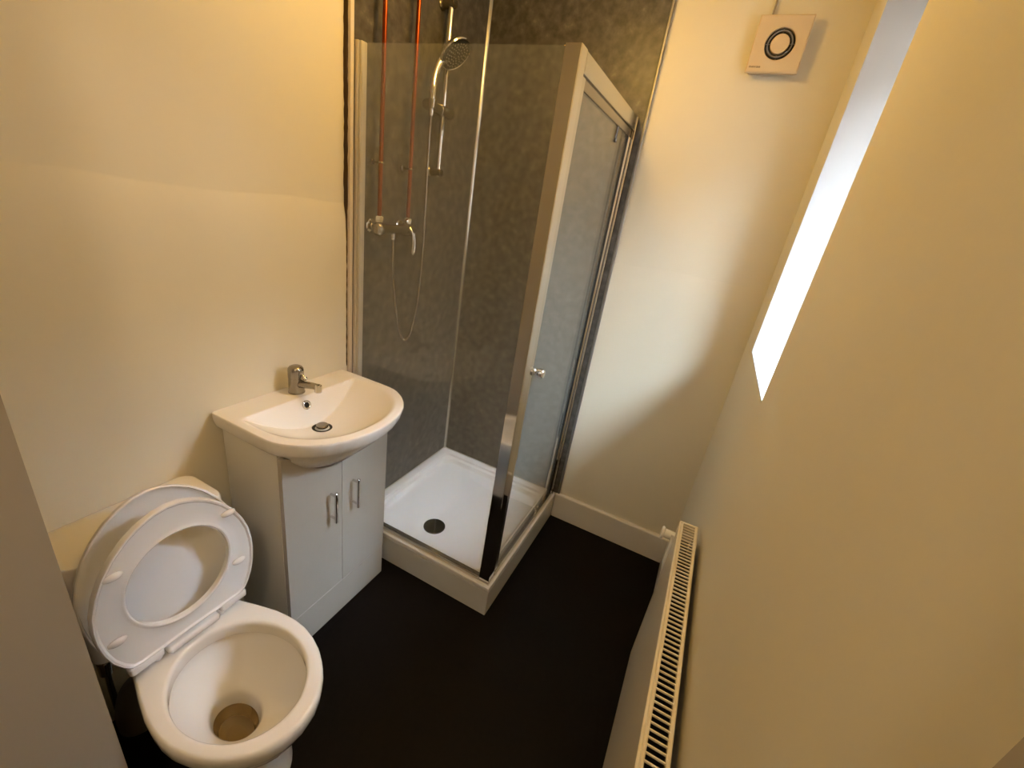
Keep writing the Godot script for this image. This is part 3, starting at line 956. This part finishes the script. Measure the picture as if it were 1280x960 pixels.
# ------------------------------------------------------------------ shower fittings
func pipes_and_mixer() -> void:
	for q in [["surface copper pipe nearer the basin running down to the shower valve", 0.695], ["surface copper pipe nearer the shower rail running down to the shower valve", 0.5335]]:
		var z: float = q[1]
		var p := thing("copper_pipe", q[0], "pipe", Vector3(0.05, 1.475, z), "copper pipes down to the shower valve")
		var b := MB.new()
		b.cyl(Vector3(0.05, 1.478, z), Vector3(0.05, CEIL, z), 0.0078, 0.0005, 20)
		part("tube", b, mats.copper, p)
		b = MB.new()
		b.torus(Vector3(0.05, 1.657, z), Vector3.UP, 0.0095, 0.0028, 24, 8)
		b.cyl(Vector3(0.0105, 1.657, z), Vector3(0.041, 1.657, z), 0.0035, 0.0005, 12)
		b.lathe(Vector3(0.0102, 1.657, z), Vector3(1, 0, 0), [[0.010, 0.0], [0.010, 0.003], [0.006, 0.005], [0.0035, 0.006]], 18)
		part("pipe_clip", b, mats.worn_chrome, p)

	# bar mixer valve
	var v := thing("shower_valve", "chrome bar shower valve with lever at the foot of the copper pipes", "shower valve", Vector3(0.055, 1.44, 0.61))
	var y := 1.437
	var x := 0.056
	var b := MB.new()
	b.lathe(Vector3(x, y, 0.722), Vector3(0, 0, -1), [[0.014, 0.0], [0.019, 0.003], [0.0235, 0.010], [0.0245, 0.020], [0.0235, 0.032], [0.0205, 0.044], [0.0185, 0.060], [0.0175, 0.090], [0.0180, 0.130], [0.0205, 0.150], [0.0215, 0.158]], 32)
	part("valve_body", b, mats.worn_chrome, v, 35.0)
	for z in [0.695, 0.5335]:
		b = MB.new()
		b.lathe(Vector3(0.05, 1.447, z), Vector3.UP, [[0.013, 0.0], [0.0135, 0.006], [0.0135, 0.018], [0.0155, 0.019], [0.0155, 0.031], [0.012, 0.035], [0.0085, 0.036]], 6)
		b.cyl(Vector3(0.0105, y + 0.004, z), Vector3(0.05, y + 0.004, z), 0.011, 0.002, 20)
		b.lathe(Vector3(0.0102, y + 0.004, z), Vector3(1, 0, 0), [[0.026, 0.0], [0.026, 0.003], [0.018, 0.008], [0.012, 0.009]], 28)
		part("pipe_union", b, mats.chrome, v)
	b = MB.new()
	b.lathe(Vector3(x, y, 0.562), Vector3(0, 0, -1), [[0.021, 0.0], [0.0245, 0.003], [0.0250, 0.020], [0.0235, 0.040], [0.018, 0.052], [0.0, 0.055]], 30)
	var lev := part("control_knob", b, mats.worn_chrome, v, 35.0)
	b = MB.new()
	b.tube(curve([Vector3(x + 0.018, y + 0.010, 0.548), Vector3(x + 0.032, y - 0.010, 0.547), Vector3(x + 0.034, y - 0.045, 0.545), Vector3(x + 0.030, y - 0.080, 0.541), Vector3(x + 0.024, y - 0.092, 0.528), Vector3(x + 0.022, y - 0.075, 0.518), Vector3(x + 0.020, y - 0.040, 0.516), Vector3(x + 0.016, y - 0.006, 0.520)], 5), 0.0052, 12)
	part("lever", b, mats.chrome, lev, 40.0, "bright looped chrome lever")
	b = MB.new()
	b.lathe(Vector3(0.062, 1.422, 0.632), Vector3.DOWN, [[0.010, 0.0], [0.010, 0.012], [0.0085, 0.013], [0.0085, 0.022]], 24)
	part("hose_outlet", b, mats.chrome, v)

	# hose
	var h := thing("shower_hose", "flexible chrome shower hose hanging in a long loop below the valve", "hose", Vector3(0.07, 0.975, 0.54))
	var pts := curve([Vector3(0.062, 1.399, 0.632), Vector3(0.065, 1.308, 0.629), Vector3(0.067, 1.18, 0.613), Vector3(0.070, 1.058, 0.588), Vector3(0.070, 1.0, 0.563), Vector3(0.070, 0.977, 0.54), Vector3(0.070, 0.986, 0.514), Vector3(0.070, 1.016, 0.494), Vector3(0.070, 1.129, 0.466), Vector3(0.072, 1.302, 0.454), Vector3(0.074, 1.464, 0.456), Vector3(0.076, 1.644, 0.463), Vector3(0.078, 1.77, 0.467), Vector3(0.080, 1.862, 0.468)], 26)
	var rad := []
	for i in pts.size():
		rad.append(0.0049 + 0.0005 * (1 if i % 2 == 0 else -1))
	b = MB.new()
	b.tube(pts, 0.006, 12, rad)
	part("hose_sleeve", b, mats.worn_chrome, h, 60.0)
	b = MB.new()
	b.lathe(Vector3(0.080, 1.850, 0.468), Vector3.UP, [[0.0075, 0.0], [0.0095, 0.003], [0.0105, 0.022], [0.0105, 0.026]], 20)
	part("hose_nut", b, mats.chrome, h)

	# riser rail with two wall brackets and a sliding holder
	var r := thing("riser_rail", "upright chrome shower rail with wall brackets and sliding head holder", "shower rail", Vector3(0.05, 1.65, 0.357))
	b = MB.new()
	b.cyl(Vector3(0.052, 1.652, 0.357), Vector3(0.052, 2.262, 0.350), 0.0105, 0.002, 24)
	part("rail", b, mats.chrome, r)
	for q in [[1.668, 0.357], [2.232, 0.351]]:
		b = MB.new()
		b.lathe(Vector3(0.0102, q[0], q[1]), Vector3(1, 0, 0), [[0.021, 0.0], [0.021, 0.004], [0.017, 0.008], [0.0155, 0.012], [0.0155, 0.056], [0.013, 0.060], [0.0, 0.061]], 28)
		part("rail_bracket", b, mats.worn_chrome, r, 35.0)
	b = MB.new()
	b.lathe(Vector3(0.058, 1.888, 0.475), Vector3(-0.03, 0.0, -1), [[0.012, 0.0], [0.0175, 0.002], [0.0190, 0.010], [0.0190, 0.090], [0.0205, 0.092], [0.0205, 0.168], [0.018, 0.174], [0.0, 0.175]], 28)
	b.lathe(Vector3(0.080, 1.873, 0.468), Vector3(-0.05, 1, -0.05), [[0.0135, 0.0], [0.0165, 0.001], [0.0185, 0.030], [0.0165, 0.031]], 24)
	part("head_holder", b, mats.worn_chrome, r, 35.0)

	# hand shower
	var hs := thing("hand_shower", "round chrome hand shower with dark spray face held on rail", "shower head", Vector3(0.080, 1.88, 0.468))
	b = MB.new()
	var hc := Vector3(0.122, 2.064, 0.400)
	var hn := Vector3(0.72, -0.69, 0.0).normalized()
	b.tube(curve([Vector3(0.080, 1.876, 0.468), Vector3(0.078, 1.935, 0.464), Vector3(0.076, 1.990, 0.452), Vector3(0.080, 2.030, 0.433), Vector3(0.092, 2.052, 0.416)], 6), 0.013, 18, [0.0105, 0.0112, 0.0118, 0.0122, 0.0125, 0.0128, 0.013, 0.0131, 0.0132, 0.0132, 0.0132, 0.0132, 0.0132, 0.0133, 0.0135, 0.0138, 0.0142, 0.0148, 0.0155, 0.016, 0.0165, 0.017, 0.0175, 0.018, 0.0185])
	part("grip", b, mats.chrome, hs)
	b = MB.new()
	b.lathe(hc - hn * 0.034, hn, [[0.0, 0.0], [0.022, 0.002], [0.042, 0.009], [0.057, 0.019], [0.0635, 0.028], [0.0645, 0.034], [0.0625, 0.0375], [0.060, 0.0382], [0.058, 0.035], [0.0, 0.035]], 48)
	var hd := part("head_shell", b, mats.chrome, hs, 35.0)
	b = MB.new()
	b.lathe(hc - hn * 0.001, hn, [[0.0585, 0.0], [0.0585, 0.0035], [0.053, 0.0052], [0.0, 0.0065]], 48)
	part("spray_face", b, mats.spray_rubber, hd, 35.0, "dark grey spray face with rows of nozzles")
	b = MB.new()
	var u := hn.cross(Vector3.UP).normalized()
	var w := hn.cross(u)
	for ringi in [[0.012, 6], [0.023, 11], [0.034, 16], [0.045, 22]]:
		for i in ringi[1]:
			var a: float = TAU * i / ringi[1]
			var p: Vector3 = hc + hn * 0.0045 + (u * cos(a) + w * sin(a)) * ringi[0]
			b.lathe(p, hn, [[0.0022, 0.0], [0.0018, 0.0030], [0.0008, 0.0034]], 8)
	var nz := part("nozzles", b, mats.fan_grey, hd)
	nz.set_meta("kind", "stuff")

# ------------------------------------------------------------------ extractor fan
func fan() -> void:
	var x0 := 1.0855; var x1 := 1.2485; var y0 := 2.139; var y1 := 2.302; var zf := 0.041
	var cx := (x0 + x1) / 2 + 0.002; var cy := (y0 + y1) / 2 + 0.001
	var t := thing("extractor_fan", "square cream extractor fan with round grille on the end wall", "extractor fan", Vector3(cx, y0, 0.0))
	part("housing", bx(x0 + 0.006, y0 + 0.006, -0.003, x1 - 0.006, y1 - 0.006, zf - 0.014, 0.003), mats.fan_plastic, t)
	# cover plate with a round opening
	var n := 64
	var ri := 0.0455
	var sq := func(d: float, z: float) -> PackedVector3Array:
		var r := PackedVector3Array()
		for k in n:
			var a := TAU * (k + 0.0) / n
			var m := maxf(absf(cos(a)), absf(sin(a)))
			var hx := (x1 - x0) / 2 - d
			r.append(Vector3((x0 + x1) / 2 + cos(a) / m * hx, (y0 + y1) / 2 + sin(a) / m * hx, z))
		return r
	var ci := func(rad: float, z: float) -> PackedVector3Array:
		var r := PackedVector3Array()
		for k in n:
			var a := TAU * k / n
			r.append(Vector3(cx + cos(a) * rad, cy + sin(a) * rad, z))
		return r
	var b := MB.new()
	b.loft([ci.call(ri, zf - 0.013), sq.call(0.001, zf - 0.013), sq.call(0.0, zf - 0.011), sq.call(0.0, zf - 0.003), sq.call(0.004, zf), ci.call(ri + 0.002, zf), ci.call(ri, zf - 0.002)], false, true)
	part("cover_plate", b, mats.fan_plastic, t, 35.0)
	b = MB.new()
	b.lathe(Vector3(cx, cy, zf - 0.0135), Vector3(0, 0, 1), [[ri - 0.0005, 0.0], [ri - 0.0005, 0.002], [0.0, 0.002]], 48)
	part("grille_back", b, mats.fan_dark, t)
	b = MB.new()
	b.lathe(Vector3(cx, cy, zf - 0.012), Vector3(0, 0, 1), [[0.0285, 0.0], [0.0290, 0.009], [0.0275, 0.012], [0.0, 0.0135]], 48)
	part("grille_centre", b, mats.fan_plastic, t, 35.0)
	b = MB.new()
	var rg := []
	for s in [[0.0350, -0.010], [0.0390, -0.010], [0.0390, -0.002], [0.0350, -0.002]]:
		rg.append(ci.call(s[0], zf + s[1]))
	b.loft(rg, false, true)
	part("grille_ring", b, mats.fan_grey, t)
	for k in 4:
		b = MB.new()
		var a := TAU * k / 4 + 0.02
		var d := Vector3(cos(a), sin(a), 0)
		b.tube([Vector3(cx, cy, zf - 0.006) + d * 0.028, Vector3(cx, cy, zf - 0.006) + d * (ri + 0.001)], 0.0011, 8)
		part("grille_spoke", b, mats.fan_grey, t)
	# small maker's lettering
	var tm := TextMesh.new()
	var f := SystemFont.new()
	f.font_names = PackedStringArray(["Droid Sans"])
	f.font_weight = 700
	tm.font = f
	tm.text = "manrose"
	tm.font_size = 24
	tm.pixel_size = 0.00036
	tm.depth = 0.0006
	var o := MeshInstance3D.new()
	o.name = "lettering"
	o.mesh = tm
	o.material_override = mats.fan_print
	o.position = Vector3(x0 + 0.027, y0 + 0.0165, zf + 0.0002) - t.position
	t.add_child(o, true)
	# cable up the wall
	b = MB.new()
	b.tube([Vector3(1.118, y1 - 0.004, 0.004), Vector3(1.119, 2.36, 0.004), Vector3(1.121, CEIL, 0.004)], 0.0035, 12)
	var cb := part("cable", b, mats.cable_grey, t, 40.0, "thin grey cable running up the wall")

# ------------------------------------------------------------------ ceiling light
func ceiling_lamp(at: Vector3, label: String) -> void:
	var t := thing("ceiling_lamp", label, "ceiling lamp", Vector3(at.x, CEIL - 0.075, at.z))
	var b := MB.new()
	b.lathe(Vector3(at.x, CEIL, at.z), Vector3.DOWN, [[0.135, 0.0], [0.135, 0.018], [0.130, 0.022], [0.0, 0.022]], 48)
	part("lamp_base", b, mats.upvc, t, 35.0)
	b = MB.new()
	b.lathe(Vector3(at.x, CEIL - 0.022, at.z), Vector3.DOWN, [[0.125, 0.0], [0.122, 0.012], [0.108, 0.028], [0.080, 0.040], [0.045, 0.047], [0.0, 0.049]], 48)
	part("lamp_diffuser", b, mats.lamp_opal, t, 35.0)
